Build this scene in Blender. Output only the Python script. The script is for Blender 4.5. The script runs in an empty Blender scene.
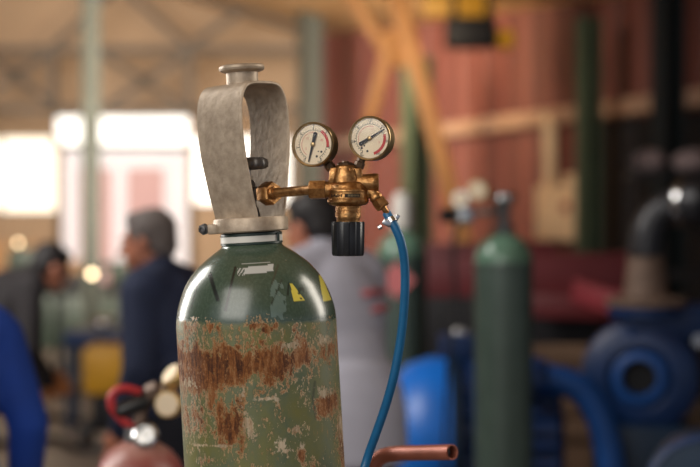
import bpy, bmesh, math, random
from mathutils import Vector, Matrix, noise
random.seed(4)
C = bpy.context.scene.collection
PI = math.pi
F = 85/36*700          # focal length in pixels
CAMH, HOR = 1.6, 215

def P(px, py, d):      # real place of something seen at (px,py) standing d metres away
    return Vector(((px-350)*d/F, d, CAMH+(HOR-py)*d/F))
def lin(c):
    c = c/255
    return c/12.92 if c <= .04045 else ((c+.055)/1.055)**2.4
def rgb(r, g, b): return (lin(r), lin(g), lin(b), 1)

# ------------------------------------------------------------------ materials
MATS = {}
def mat(name, col, rough=.6, metal=0, noise_amt=.25, scale=12, bump=0, col2=None, coat=0, bdist=.002, emit=None, estr=0, stretch=(1,1,1)):
    m = bpy.data.materials.new(name); m.use_nodes = True
    nt = m.node_tree; N = nt.nodes; L = nt.links
    b = N['Principled BSDF']
    tc = N.new('ShaderNodeTexCoord'); mp = N.new('ShaderNodeMapping'); mp.inputs['Scale'].default_value = stretch
    L.new(tc.outputs['Object'], mp.inputs[0])
    nz = N.new('ShaderNodeTexNoise'); nz.inputs['Scale'].default_value = scale; nz.inputs['Detail'].default_value = 6
    nz.inputs['Roughness'].default_value = .62
    L.new(mp.outputs[0], nz.inputs['Vector'])
    rp = N.new('ShaderNodeValToRGB'); rp.color_ramp.elements[0].position = .32; rp.color_ramp.elements[1].position = .68
    c2 = col2 if col2 else tuple(x*(1-noise_amt) for x in col[:3])+(1,)
    rp.color_ramp.elements[0].color = c2; rp.color_ramp.elements[1].color = col
    L.new(nz.outputs[0], rp.inputs[0]); L.new(rp.outputs[0], b.inputs['Base Color'])
    b.inputs['Roughness'].default_value = rough; b.inputs['Metallic'].default_value = metal
    b.inputs['Coat Weight'].default_value = coat
    if emit:
        b.inputs['Emission Color'].default_value = emit; b.inputs['Emission Strength'].default_value = estr
    if bump:
        bp = N.new('ShaderNodeBump'); bp.inputs['Strength'].default_value = bump; bp.inputs['Distance'].default_value = bdist
        L.new(nz.outputs[0], bp.inputs['Height']); L.new(bp.outputs[0], b.inputs['Normal'])
    MATS[name] = m
    return m

M = {}
M['guard'] = mat('guard_metal', rgb(190,172,150), .48, .3, scale=.09, bump=.07, col2=rgb(156,138,118), bdist=.25)
M['brass'] = mat('brass', rgb(206,158,102), .33, .95, scale=.2, bump=.14, col2=rgb(140,92,50), bdist=.2)
M['brass_case'] = mat('brass_case', rgb(196,172,128), .32, .9, scale=.1, col2=rgb(150,122,84))
M['brass_far'] = mat('brass_far', rgb(205,170,110), .4, .8)
M['dark_brass'] = mat('dark_brass', rgb(92,70,50), .45, .8, scale=.2)
M['black'] = mat('black_plastic', rgb(30,30,32), .34, 0, scale=.3)
M['dkgrey'] = mat('dark_grey', rgb(96,94,94), .42, .4, scale=.2)
M['steel'] = mat('bright_steel', rgb(205,205,205), .25, 1, .2, 30)
M['white'] = mat('white_enamel', rgb(226,222,212), .5, 0, .12, 30)
M['ringgreen'] = mat('ring_green', rgb(50,66,58), .35, 0, .3, 30)
M['dial'] = mat('dial_face', rgb(236,216,184), .6, 0, .1, .1)
M['ink'] = mat('dial_ink', rgb(22,20,22), .6, 0, 0)
M['redink'] = mat('dial_red', rgb(190,52,48), .6, 0, 0)
M['engrave'] = mat('engraved', rgb(36,24,16), .7, .3, 0)
M['hose'] = mat('blue_rubber', rgb(14,98,146), .42, 0, .18, 60, coat=.15)
M['copper'] = mat('copper_paint', rgb(176,104,84), .42, .35, .25, 20)
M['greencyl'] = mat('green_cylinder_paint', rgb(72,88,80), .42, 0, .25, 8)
M['greentop_lit'] = mat('green_shoulder_highlit', rgb(104,138,118), .2, 0, .2, 8)  # body green lightened, so the shoulder highlight sits in the colour
M['redcyl'] = mat('red_cylinder_paint', rgb(130,44,44), .4, 0, .35, 12, col2=rgb(150,110,100))
M['redframe'] = mat('red_frame_paint', rgb(104,32,36), .5, 0, .45, 3)
M['darkmass'] = mat('dark_iron', rgb(22,20,24), .6, .2, .4, 4)
M['blue'] = mat('blue_motor_paint', rgb(10,116,220), .42, 0, .22, 4)
M['blue2'] = mat('blue_pump_paint', rgb(6,46,96), .45, 0, .4, 4)
M['blue3'] = mat('dark_blue_paint', rgb(14,44,70), .5, 0, .35, 4)
M['blue4'] = mat('mid_blue_paint', rgb(6,70,140), .5, 0, .3, 4)
M['taupe'] = mat('bare_cast_iron', rgb(120,98,84), .6, .2, .3, 10)
M['pipeblk'] = mat('black_pipe', rgb(44,44,48), .4, .3, .3, 8)
M['yellow'] = mat('yellow_paint', rgb(206,150,28), .5, 0, .25, 6)
M['crane'] = mat('crane_yellow', rgb(204,144,84), .55, 0, .25, 2)
M['postgreen'] = mat('post_green', rgb(74,88,70), .6, 0, .3, 3)
M['postgrey'] = mat('post_grey', rgb(80,84,78), .6, 0, .3, 3)
M['postdark'] = mat('post_dark', rgb(26,34,36), .6, 0, .3, 3)
M['cream'] = mat('cream_paint', rgb(232,206,172), .6, 0, .15, 3)
M['railc'] = mat('rail_cream', rgb(186,150,126), .6, 0, .15, 3)
M['truss'] = mat('truss_steel', rgb(94,82,70), .6, 0, .3, 3)
M['tanwall'] = mat('tan_wall', rgb(190,162,134), .8, 0, .2, .6)
M['roof'] = mat('roof_sheet', rgb(206,164,112), .8, 0, .3, .5)
M['machine'] = mat('green_machine', rgb(46,62,52), .5, 0, .4, 4)
M['skin'] = mat('skin', rgb(196,128,100), .5, 0, .15, 14)
M['hairg'] = mat('greying_hair', rgb(112,102,98), .7, 0, .4, 40, stretch=(1,1,.3))
M['hairb'] = mat('black_hair', rgb(30,25,26), .6, 0, .4, 40)
M['navy'] = mat('navy_cloth', rgb(36,46,74), .85, 0, .3, 5)
M['trous'] = mat('dark_trousers', rgb(20,22,34), .85, 0, .3, 5)
M['greyvest'] = mat('grey_cloth', rgb(186,186,200), .85, 0, .16, 5)
M['cobalt'] = mat('cobalt_cloth', rgb(4,54,140), .85, 0, .3, 5)
M['boot'] = mat('black_boot', rgb(20,18,18), .5, 0, .2, 10)
M['glove'] = mat('tan_glove', rgb(190,120,66), .7, 0, .25, 10)
M['eye'] = mat('eye_white', rgb(225,220,215), .3, 0, 0)
M['pink'] = mat('pink_label', rgb(210,120,120), .6, 0, 0)
M['cardboard'] = mat('cardboard', rgb(180,140,100), .8, 0, .2, 6)
M['redbutton'] = mat('red_button', rgb(150,40,36), .5, 0, 0)
M['highlight_glow'] = mat('bokeh_glow', rgb(255,230,190), .5, 0, 0, emit=rgb(255,226,178), estr=9)
M['pane'] = mat('bright_pane', rgb(240,240,235), .5, 0, 0, emit=rgb(255,252,244), estr=1.7)
M['panewarm'] = mat('warm_pane', rgb(240,235,220), .5, 0, 0, emit=rgb(255,246,226), estr=1.3)
M['gatepink'] = mat('pink_gate_backlit', rgb(205,170,168), .6, 0, .2, 1.2, emit=rgb(214,160,160), estr=.34)
M['gatewhite'] = mat('white_gate_backlit', rgb(225,220,222), .6, 0, .1, 1.2, emit=rgb(236,232,238), estr=.5)

def glass_mat():
    m = bpy.data.materials.new('gauge_glass'); m.use_nodes = True; nt = m.node_tree; N = nt.nodes; L = nt.links
    N.remove(N['Principled BSDF']); o = N['Material Output']
    t = N.new('ShaderNodeBsdfTransparent'); g = N.new('ShaderNodeBsdfGlossy'); g.inputs['Roughness'].default_value = .05
    fr = N.new('ShaderNodeFresnel'); fr.inputs['IOR'].default_value = 1.35
    mx = N.new('ShaderNodeMixShader'); L.new(fr.outputs[0], mx.inputs[0]); L.new(t.outputs[0], mx.inputs[1]); L.new(g.outputs[0], mx.inputs[2])
    L.new(mx.outputs[0], o.inputs[0]); return m
M['glass'] = glass_mat()

def wall_red():
    m = mat('red_corrugated', rgb(132,74,64), .6, 0, .2, 1.0)
    nt = m.node_tree; N = nt.nodes; L = nt.links; b = N['Principled BSDF']
    tc = N.new('ShaderNodeTexCoord'); w = N.new('ShaderNodeTexWave'); w.bands_direction = 'X'; w.inputs['Scale'].default_value = 1.6
    L.new(tc.outputs['Object'], w.inputs[0])
    rp = [n for n in N if n.type == 'VALTORGB'][0]
    mx = N.new('ShaderNodeMixRGB'); mx.blend_type = 'MULTIPLY'; mx.inputs[0].default_value = .3
    L.new(rp.outputs[0], mx.inputs[1]); L.new(w.outputs[0], mx.inputs[2]); L.new(mx.outputs[0], b.inputs['Base Color'])
    bp = N.new('ShaderNodeBump'); bp.inputs['Distance'].default_value = .03; L.new(w.outputs[0], bp.inputs['Height']); L.new(bp.outputs[0], b.inputs['Normal'])
    return m
M['redwall'] = wall_red()

def floor_mat():
    m = mat('concrete_floor', rgb(136,124,114), .42, 0, .3, 1.4, col2=rgb(78,70,66))
    return m
M['floor'] = floor_mat()

def rusty():
    m = bpy.data.materials.new('rusty_green_paint'); m.use_nodes = True
    nt = m.node_tree; N = nt.nodes; L = nt.links; b = N['Principled BSDF']
    def new(t, **k):
        n = N.new(t)
        for a, v in k.items(): setattr(n, a, v)
        return n
    at = new('ShaderNodeAttribute', attribute_name='rust'); mk = new('ShaderNodeAttribute', attribute_name='marks')
    tc = new('ShaderNodeTexCoord')
    def nz(scale, sx, sy, sz, det=7, ro=.65):
        mp = new('ShaderNodeMapping'); mp.inputs['Scale'].default_value = (sx, sy, sz); L.new(tc.outputs['Object'], mp.inputs[0])
        n = new('ShaderNodeTexNoise'); n.inputs['Scale'].default_value = scale; n.inputs['Detail'].default_value = det; n.inputs['Roughness'].default_value = ro
        L.new(mp.outputs[0], n.inputs['Vector']); return n.outputs[0]
    def math_(op, a, c):
        n = new('ShaderNodeMath', operation=op)
        for i, v in enumerate((a, c)):
            if isinstance(v, (int, float)): n.inputs[i].default_value = v
            else: L.new(v, n.inputs[i])
        return n.outputs[0]
    def ramp(v, *els):
        n = new('ShaderNodeValToRGB'); e = n.color_ramp.elements
        e[0].position, e[0].color = els[0]; e[1].position, e[1].color = els[-1]
        for p, c in els[1:-1]:
            x = e.new(p); x.color = c
        L.new(v, n.inputs[0]); return n.outputs[0]
    def mix(f, a, c):
        n = new('ShaderNodeMixRGB')
        L.new(f, n.inputs[0])
        for i, v in ((1, a), (2, c)):
            if isinstance(v, tuple): n.inputs[i].default_value = v
            else: L.new(v, n.inputs[i])
        return n.outputs[0]
    sep = new('ShaderNodeSeparateColor'); L.new(at.outputs['Color'], sep.inputs[0])
    R_, G_, B_ = sep.outputs                     # rust field, cream field, shoulder field
    fine = nz(.42, 1, 1, .6, 6, .7); mid = nz(.13, 1, 1, .5); streak = nz(.2, 1, 1, .16)
    big = nz(.025, 1, 1, .7)
    nn = math_('ADD', math_('MULTIPLY', fine, .55), math_('MULTIPLY', mid, .45))       # ~.5 mean
    r = math_('ADD', R_, math_('MULTIPLY', math_('SUBTRACT', nn, .5), 2.6))
    # paint
    g1 = mix(ramp(mid, (.35, (0,0,0,1)), (.7, (1,1,1,1))), rgb(104,110,82), rgb(84,98,76))
    g2 = mix(ramp(big, (.4, (0,0,0,1)), (.62, (1,1,1,1))), g1, rgb(114,112,62))
    g2 = mix(ramp(nz(.3, 1, 1, .3), (.6, (0,0,0,1)), (.66, (.8,.8,.8,1))), g2, rgb(150,120,74))
    sh = mix(ramp(fine, (.45, (0,0,0,1)), (.8, (1,1,1,1))), rgb(62,78,64), rgb(84,100,84))
    paint = mix(B_, g2, sh)
    rustc = ramp(math_('ADD', math_('MULTIPLY', streak, .6), math_('MULTIPLY', fine, .4)), (.36, rgb(52,28,18)), (.46, rgb(98,56,30)), (.55, rgb(150,92,46)), (.64, rgb(190,142,98)))
    edge = ramp(fine, (.42, rgb(168,106,54)), (.6, rgb(208,180,138)))
    e1 = ramp(r, (.47, (0,0,0,1)), (.53, (1,1,1,1)))
    e2 = ramp(r, (.57, (0,0,0,1)), (.66, (1,1,1,1)))
    c = mix(e1, paint, edge); c = mix(e2, c, rustc)
    cr = math_('ADD', G_, math_('MULTIPLY', math_('SUBTRACT', nn, .5), 1.9))
    c = mix(ramp(cr, (.5, (0,0,0,1)), (.58, (1,1,1,1))), c, mix(ramp(streak, (.4, (0,0,0,1)), (.6, (1,1,1,1))), rgb(176,150,118), rgb(206,188,160)))
    c = mix(mk.outputs['Alpha'], c, mk.outputs['Color'])
    L.new(c, b.inputs['Base Color'])
    rr = math_('ADD', math_('MULTIPLY', e2, .35), math_('SUBTRACT', .46, math_('MULTIPLY', B_, .2)))
    L.new(rr, b.inputs['Roughness'])
    L.new(math_('MULTIPLY', B_, .5), b.inputs['Coat Weight']); b.inputs['Coat Roughness'].default_value = .2
    bp = new('ShaderNodeBump'); bp.inputs['Strength'].default_value = .5; bp.inputs['Distance'].default_value = 1.0
    hgt = math_('ADD', math_('MULTIPLY', e1, -.6), math_('MULTIPLY', math_('MULTIPLY', e2, fine), 1.2)); L.new(hgt, bp.inputs['Height'])
    L.new(bp.outputs[0], b.inputs['Normal'])
    return m
M['rusty'] = rusty()

# ------------------------------------------------------------------ mesh building
class MB:
    def __init__(s): s.bm = bmesh.new(); s.mi = 0
    def _f(s, vs):
        try:
            f = s.bm.faces.new(vs); f.material_index = s.mi; f.smooth = True; return f
        except ValueError: return None
    def rings(s, rings, caps=(True, True), close=True):
        R = [[s.bm.verts.new(v) for v in r] for r in rings]
        n = len(R[0])
        for a, b in zip(R, R[1:]):
            for i in range(n if close else n-1): s._f((a[i], a[(i+1) % n], b[(i+1) % n], b[i]))
        if caps[0] and n > 2: s._f(R[0][::-1])
        if caps[1] and n > 2: s._f(R[-1])
        return R
    def lathe(s, prof, o=(0,0,0), axis=(0,0,1), n=32, rad=None, caps=(True, True), phase=0):
        ax = Vector(axis).normalized(); q = Vector((0,0,1)).rotation_difference(ax); o = Vector(o); rr = []
        for r, z in prof:
            ring = []
            for i in range(n):
                a = 2*PI*i/n+phase; k = rad(a, z) if rad else 1
                ring.append(o+q @ Vector((r*k*math.cos(a), r*k*math.sin(a), z)))
            rr.append(ring)
        s.rings(rr, caps); return s
    def cyl(s, p0, p1, r, n=20, r1=None, bev=0):
        p0, p1 = Vector(p0), Vector(p1); L = (p1-p0).length; r1 = r if r1 is None else r1
        pr = [(r, 0), (r1, L)] if not bev else [(r-bev, 0), (r, bev), (r1, L-bev), (r1-bev, L)]
        return s.lathe(pr, p0, p1-p0, n)
    def tube(s, pts, r, n=14, caps=(True, True)):
        pts = [Vector(p) for p in pts]; up = Vector((0,1,0)); rr = []
        t = (pts[1]-pts[0]).normalized(); u = t.cross(up)
        if u.length < .1: u = t.cross(Vector((1,0,0)))
        u.normalize()
        for i, p in enumerate(pts):
            t = (pts[min(i+1, len(pts)-1)]-pts[max(i-1, 0)]).normalized()
            u = (u-t*u.dot(t)).normalized(); v = t.cross(u); k = r[i] if isinstance(r, (list, tuple)) else r
            rr.append([p+u*k*math.cos(2*PI*j/n)+v*k*math.sin(2*PI*j/n) for j in range(n)])
        s.rings(rr, caps); return s
    def box(s, c, size, bev=0, rot=None):
        b2 = bmesh.new(); bmesh.ops.create_cube(b2, size=1)
        for v in b2.verts: v.co = Vector((v.co.x*size[0], v.co.y*size[1], v.co.z*size[2]))
        if bev: bmesh.ops.bevel(b2, geom=b2.edges[:], offset=bev, segments=2, affect='EDGES', profile=.5)
        mt = Matrix.Translation(Vector(c)) @ (rot.to_4x4() if rot else Matrix())
        mp = {v: s.bm.verts.new(mt @ v.co) for v in b2.verts}
        for f in b2.faces: s._f([mp[v] for v in f.verts])
        b2.free(); return s
    def bar(s, p0, p1, w, h, bev=0):      # square bar between two points
        p0, p1 = Vector(p0), Vector(p1); d = p1-p0
        rot = d.to_track_quat('Z', 'Y').to_matrix()
        return s.box((p0+p1)/2, (w, h, d.length), bev, rot)
    def ell(s, c, r, n=20, rot=None):
        c = Vector(c); m = n//2; rr = []
        for k in range(1, m):
            t = PI*k/m; ring = []
            for i in range(n):
                v = Vector((r[0]*math.sin(t)*math.cos(2*PI*i/n), r[1]*math.sin(t)*math.sin(2*PI*i/n), -r[2]*math.cos(t)))
                ring.append(c+(rot @ v if rot else v))
            rr.append(ring)
        s.rings(rr); return s
    def cap(s, p0, r0, p1, r1, n=16):     # tapered capsule
        p0, p1 = Vector(p0), Vector(p1); L = (p1-p0).length
        if L < 1e-5: return s.ell(p0, (r0, r0, r0))
        pr = [(r0*math.cos(a), r0*math.sin(a)) for a in [-1.45, -1.1, -.75, -.35, 0]]
        pr += [(r1*math.cos(a), L+r1*math.sin(a)) for a in [0, .35, .75, 1.1, 1.45]]
        return s.lathe(pr, p0, p1-p0, n)
    def mesh(s, name, ang=35):
        bmesh.ops.recalc_face_normals(s.bm, faces=s.bm.faces[:])
        me = bpy.data.meshes.new(name); s.bm.to_mesh(me); s.bm.free()
        me.set_sharp_from_angle(angle=math.radians(ang)); return me
    def build(s, name, mats, parent=None, ang=35):
        me = s.mesh(name, ang)
        for m in (mats if isinstance(mats, (list, tuple)) else [mats]): me.materials.append(m)
        return link(name, me, parent)
def link(name, me, parent=None):
    o = bpy.data.objects.new(name, me); C.objects.link(o)
    if parent: o.parent = parent
    return o
def tag(o, label=None, cat=None, group=None, kind=None):
    if label: o['label'] = label
    if cat: o['category'] = cat
    if group: o['group'] = group
    if kind: o['kind'] = kind
    return o
def thing(name, loc, label, cat, rot=(0,0,0), scale=1, group=None):
    o = bpy.data.objects.new(name, None); C.objects.link(o); o.empty_display_size = .05
    o.location = loc; o.rotation_euler = rot; o.scale = (scale,)*3
    return tag(o, label, cat, group)
def struct(o): o['kind'] = 'structure'; return o

def spline(pts, n=8):                     # Catmull-Rom through points
    P_ = [Vector(p) for p in pts]; P_ = [P_[0]*2-P_[1]]+P_+[P_[-1]*2-P_[-2]]; out = []
    for i in range(1, len(P_)-2):
        a, b, c, d = P_[i-1:i+3]
        for k in range(n):
            t = k/n
            out.append(.5*((2*b)+(c-a)*t+(2*a-5*b+4*c-d)*t*t+(3*b-a-3*c+d)*t**3))
    out.append(P_[-2]); return out

# ================================================================== SETTING
# roof slopes down to the right
def roofz(x): return 4.27-.32*(x+.3) if x < -.3 else 4.27-.2*(x+.3)
b = MB(); b.box((-4, 14, -.05), (26, 40, .1)); struct(b.build('floor', M['floor']))
b = MB()
for x0, x1 in ((-14, -.3), (-.3, 8)):
    z0, z1 = roofz(x0), roofz(x1)
    b.rings([[(x0, -3, z0), (x1, -3, z1), (x1, -3, z1+.1), (x0, -3, z0+.1)], [(x0, 27, z0), (x1, 27, z1), (x1, 27, z1+.1), (x0, 27, z0+.1)]])
struct(b.build('ceiling', M['roof']))
YB = 26
def bk(px): return (px-350)*YB/F
def bz(py): return CAMH+(HOR-py)*YB/F
# back wall, built as piers and spandrels round the openings
b = MB()
def wpan(x0, x1, z0, z1): b.box(((x0+x1)/2, YB+.1, (z0+z1)/2), (x1-x0, .2, z1-z0))
XR = -.2
segs = [(-14, bk(-160)), (bk(-8), bk(-6))]
wpan(-14, XR, bz(116), 4.2)                       # above everything
b.rings([[(-14, YB, 4.2), (XR, YB, 4.2), (XR, YB, roofz(XR)), (-14, YB, roofz(-14))], [(-14, YB+.2, 4.2), (XR, YB+.2, 4.2), (XR, YB+.2, roofz(XR)), (-14, YB+.2, roofz(-14))]])
wpan(-14, bk(55), bz(137), bz(116)); wpan(bk(190), XR, bz(137), bz(116))
wpan(-14, bk(-120), 0, bz(137)); wpan(bk(-120), bk(61), 0, bz(213))
wpan(bk(189), bk(291), 0, bz(204)); wpan(bk(291), XR, 0, bz(137))
wpan(bk(56), bk(62), 0, bz(144)); wpan(bk(188), bk(194), 0, bz(144))
struct(b.build('wall_back', M['tanwall']))
b = MB(); b.rings([[(-14.1, -3, 0), (-13.9, -3, 0), (-13.9, -3, 8.6), (-14.1, -3, 8.6)], [(-14.1, 26.2, 0), (-13.9, 26.2, 0), (-13.9, 26.2, 8.6), (-14.1, 26.2, 8.6)]]); struct(b.build('wall_left', M['tanwall']))
def pane(n, x0, x1, y0, y1, m, mull=()):
    X0, X1, Z0, Z1 = bk(x0), bk(x1), bz(y1), bz(y0)
    w = MB(); w.box(((X0+X1)/2, YB+.12, (Z0+Z1)/2), (X1-X0, .04, Z1-Z0)); o = struct(w.build('window_%d' % n, m))
    f = MB()
    for xx in (X0, X1)+tuple(bk(q) for q in mull): f.box((xx, YB+.05, (Z0+Z1)/2), (.05, .08, Z1-Z0))
    for zz in (Z0, Z1): f.box(((X0+X1)/2, YB+.05, zz), (X1-X0, .08, .05))
    f.build('frame', M['truss'], o)
pane(1, 54, 191, 115, 146, M['pane'])
pane(2, -120, 57, 136, 213, M['panewarm'], (-60, 0))
pane(3, 191, 290, 136, 205, M['pane'])
# gate under window 1; its sheets glow in place of daylight from behind
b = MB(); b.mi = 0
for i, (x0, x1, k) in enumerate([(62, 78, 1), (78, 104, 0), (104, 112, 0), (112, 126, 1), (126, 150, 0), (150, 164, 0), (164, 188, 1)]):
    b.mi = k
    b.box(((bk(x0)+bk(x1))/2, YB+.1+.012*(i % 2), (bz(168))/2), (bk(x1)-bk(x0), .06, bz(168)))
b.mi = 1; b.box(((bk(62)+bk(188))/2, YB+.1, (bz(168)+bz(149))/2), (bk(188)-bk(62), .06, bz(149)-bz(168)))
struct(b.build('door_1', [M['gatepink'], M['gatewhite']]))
b = MB(); b.box(((bk(62)+bk(188))/2, YB+.02, bz(148)), (bk(188)-bk(62), .1, .06)); struct(b.build('trim_1', M['truss']))

# red corrugated wall running from the back corner toward the right
W0, W1 = Vector((-.55, 25.2, 0)), Vector((6.0, 5.8, 0)); wd = (W1-W0).normalized(); wn = Vector((-wd.y, wd.x, 0))
if wn.x > 0: wn = -wn            # into the hall
wl = (W1-W0).length
b = MB(); rr = []
nseg = 420
for i in range(nseg+1):
    t = i/nseg*wl; off = .022*max(-1, min(1, 2.2*math.sin(2*PI*t/.23)))
    q = W0+wd*t-W0+wn*off
    zz = roofz((W0+wd*t).x)+.02
    rr.append([(q.x, q.y, 0), (q.x, q.y, zz), (q.x-wn.x*.08, q.y-wn.y*.08, zz), (q.x-wn.x*.08, q.y-wn.y*.08, 0)])
b.rings(rr); o = struct(b.build('wall_right', M['redwall'])); o.location = W0
def onwall(px, off=.0):          # where the sight line at px meets the wall
    k = (px-350)/F
    t = (k*W0.y-W0.x)/(wd.x-k*wd.y)
    return W0+wd*t+wn*off, (W0+wd*t).y
def wz(py, Y): return CAMH+(HOR-py)*Y/F
b = MB(); A, B_ = W0+wn*.09, W1+wn*.09
b.bar((A.x, A.y, 2.62), (B_.x, B_.y, 2.62), .1, .16); struct(b.build('trim_2', M['railc']))
# dark panel on the right wall, painted as the unlit inside of a doorway
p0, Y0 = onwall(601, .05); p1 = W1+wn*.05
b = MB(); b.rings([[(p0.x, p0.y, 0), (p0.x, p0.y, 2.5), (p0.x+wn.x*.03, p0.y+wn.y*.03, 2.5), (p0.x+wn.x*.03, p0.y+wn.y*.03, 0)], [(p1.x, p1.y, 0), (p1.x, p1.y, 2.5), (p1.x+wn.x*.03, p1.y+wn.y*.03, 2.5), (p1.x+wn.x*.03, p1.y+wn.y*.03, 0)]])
struct(b.build('door_2', mat('doorway_darkness', rgb(14,10,14), .9, 0, .3, 1)))

# steel columns
def hbeam(px, Y, w, name, m, label, top=None, rot=0):
    x = (px-350)*Y/F; r = thing(name, (x, Y, 0), label, 'column', (0,0,rot)); H = (top or roofz(x))+.02
    for sx in (-1, 1):
        q = MB(); q.box((sx*w/2, 0, H/2), (.016, w, H)); q.build('flange', m, r)
    q = MB(); q.box((0, 0, H/2), (w, .014, H)); q.build('web', m, r)
    q = MB(); q.box((0, 0, .01), (w*1.5, w*1.5, .02)); q.build('base_plate', m, r)
    return r
hbeam(91, 18.6, .15, 'steel_column', M['postgrey'], 'thin grey-green steel column in front of the bright back windows', rot=.5)
hbeam(310, 22.5, .3, 'steel_column', M['postgrey'], 'broad blue-grey steel column at the back corner, right of the valve guard', rot=.15)
hbeam(417, 18, .24, 'steel_column', M['postgreen'], 'pale green steel column behind the leaning yellow crane leg', rot=.5, top=3.3)
hbeam(588, 15.2, .16, 'steel_column', M['postgreen'], 'dark green steel column beside the cream switch box', rot=.6, top=3.4)
hbeam(668, 12.5, .17, 'steel_column', M['postdark'], 'dark blue-black steel column at far right above the bent pipe', rot=.5)

# roof truss across the back
Yt = 24.6
def tp(px, py): return Vector(((px-350)*Yt/F, Yt, CAMH+(HOR-py)*Yt/F))
tr = thing('roof_truss', (tp(100, 0).x, Yt, 0), 'dark lattice roof truss spanning the back wall above the windows', 'truss')
off = tr.location.copy()
def tb(a, c, w, name):
    q = MB(); q.bar(tp(*a)-off, tp(*c)-off, w, .1); q.build(name, M['truss'], tr)
tb((-150, 50), (298, 50), .17, 'bottom_chord'); tb((-150, -115), (298, 27), .16, 'top_chord')
for x in (-90, 53, 190): tb((x, 48), (x, 110), .12, 'post')
for a, c in (((53, 50), (-30, 108)), ((53, 104), (-20, 50)), ((100, 52), (185, 108)), ((190, 52), (105, 108)), ((53, 48), (120, -15)), ((120, -15), (190, 48)), ((190, 48), (240, 12))): tb(a, c, .09, 'diagonal')
tb((-150, 109), (298, 109), .1, 'tie')

# yellow gantry legs and hoist
Yc = 15
def cp(px, py, Y=Yc): return P(px, py, Y)
foot = cp(505, 391); foot.z = 0
g = thing('gantry_crane', (foot.x, foot.y, 0), 'yellow-brown leaning crane leg with braces, behind the regulator', 'crane')
o_ = Vector((foot.x, foot.y, 0))
def gb(a, c, w, name, m=M['crane']):
    q = MB(); q.bar(a-o_, c-o_, w, w*.9, .008); q.build(name, m, g)
gb(cp(392, -18), foot, .17, 'leg'); f2 = cp(325, 391); f2.z = 0
gb(cp(393, 30), cp(369, 122), .13, 'strut')
gb(cp(369, 122), f2, .08, 'rear_leg')
gb(cp(338, -22), cp(392, 62), .12, 'brace')
gb(cp(300, -18), cp(520, -12), .2, 'top_beam')
q = MB(); q.box(cp(393, 50)-o_, (.26, .05, .3), .01); q.build('gusset_plate', M['crane'], g)
h = thing('chain_hoist', cp(470, -8, 14.6), 'dark hoist motor with yellow end drum hanging from the crane beam', 'hoist')
q = MB(); q.box((0, 0, -.37), (.44, .3, .26), .03); q.build('motor_housing', M['darkmass'], h)
q = MB(); q.lathe([(.06, 0), (.09, .02), (.09, .16), (.06, .18)], (.21, 0, -.42), (1, 0, 0)); q.build('drum', M['yellow'], h)
q = MB(); q.box((-.1, 0, -.13), (.62, .14, .2), .02); q.build('trolley', M['yellow'], h)
for s in (-.15, .15):
    q = MB(); q.box((s, 0, -.1), (.05, .2, .3), .01); q.build('hanger', M['darkmass'], h)

# switch box and conduit on the red wall
pb, Yb = onwall(574, .14); ang = math.atan2(wd.y, wd.x)
bx_ = thing('switch_box', (pb.x, pb.y, wz(213, Yb)), 'cream electrical switch box on the red wall with a red knob', 'switch box', (0,0,ang))
q = MB(); q.box((0,0,0), (.95, .16, .56), .02); q.build('enclosure', M['cream'], bx_)
q = MB(); q.box((-.15, -.09, 0), (.5, .02, .46), .006); q.build('door', M['cream'], bx_)
q = MB(); q.lathe([(.05, 0), (.05, .05), (.03, .06)], (.3, -.08, .06), (0, -1, 0)); q.build('knob', M['redbutton'], bx_)
q = MB(); q.box((.25, 0, .32), (.2, .12, .14), .02); q.build('gland', M['cream'], bx_)
pc, Yc2 = onwall(560, .12)
q = MB(); q.box((pc.x, pc.y, (wz(114, Yc2)+wz(186, Yc2))/2), (.14, .1, wz(114, Yc2)-wz(186, Yc2)), .02, Matrix.Rotation(ang, 3, 'Z'))
tag(q.build('conduit', M['cream']), 'cream vertical conduit dropping from the wall rail to the switch box', 'conduit')

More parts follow.
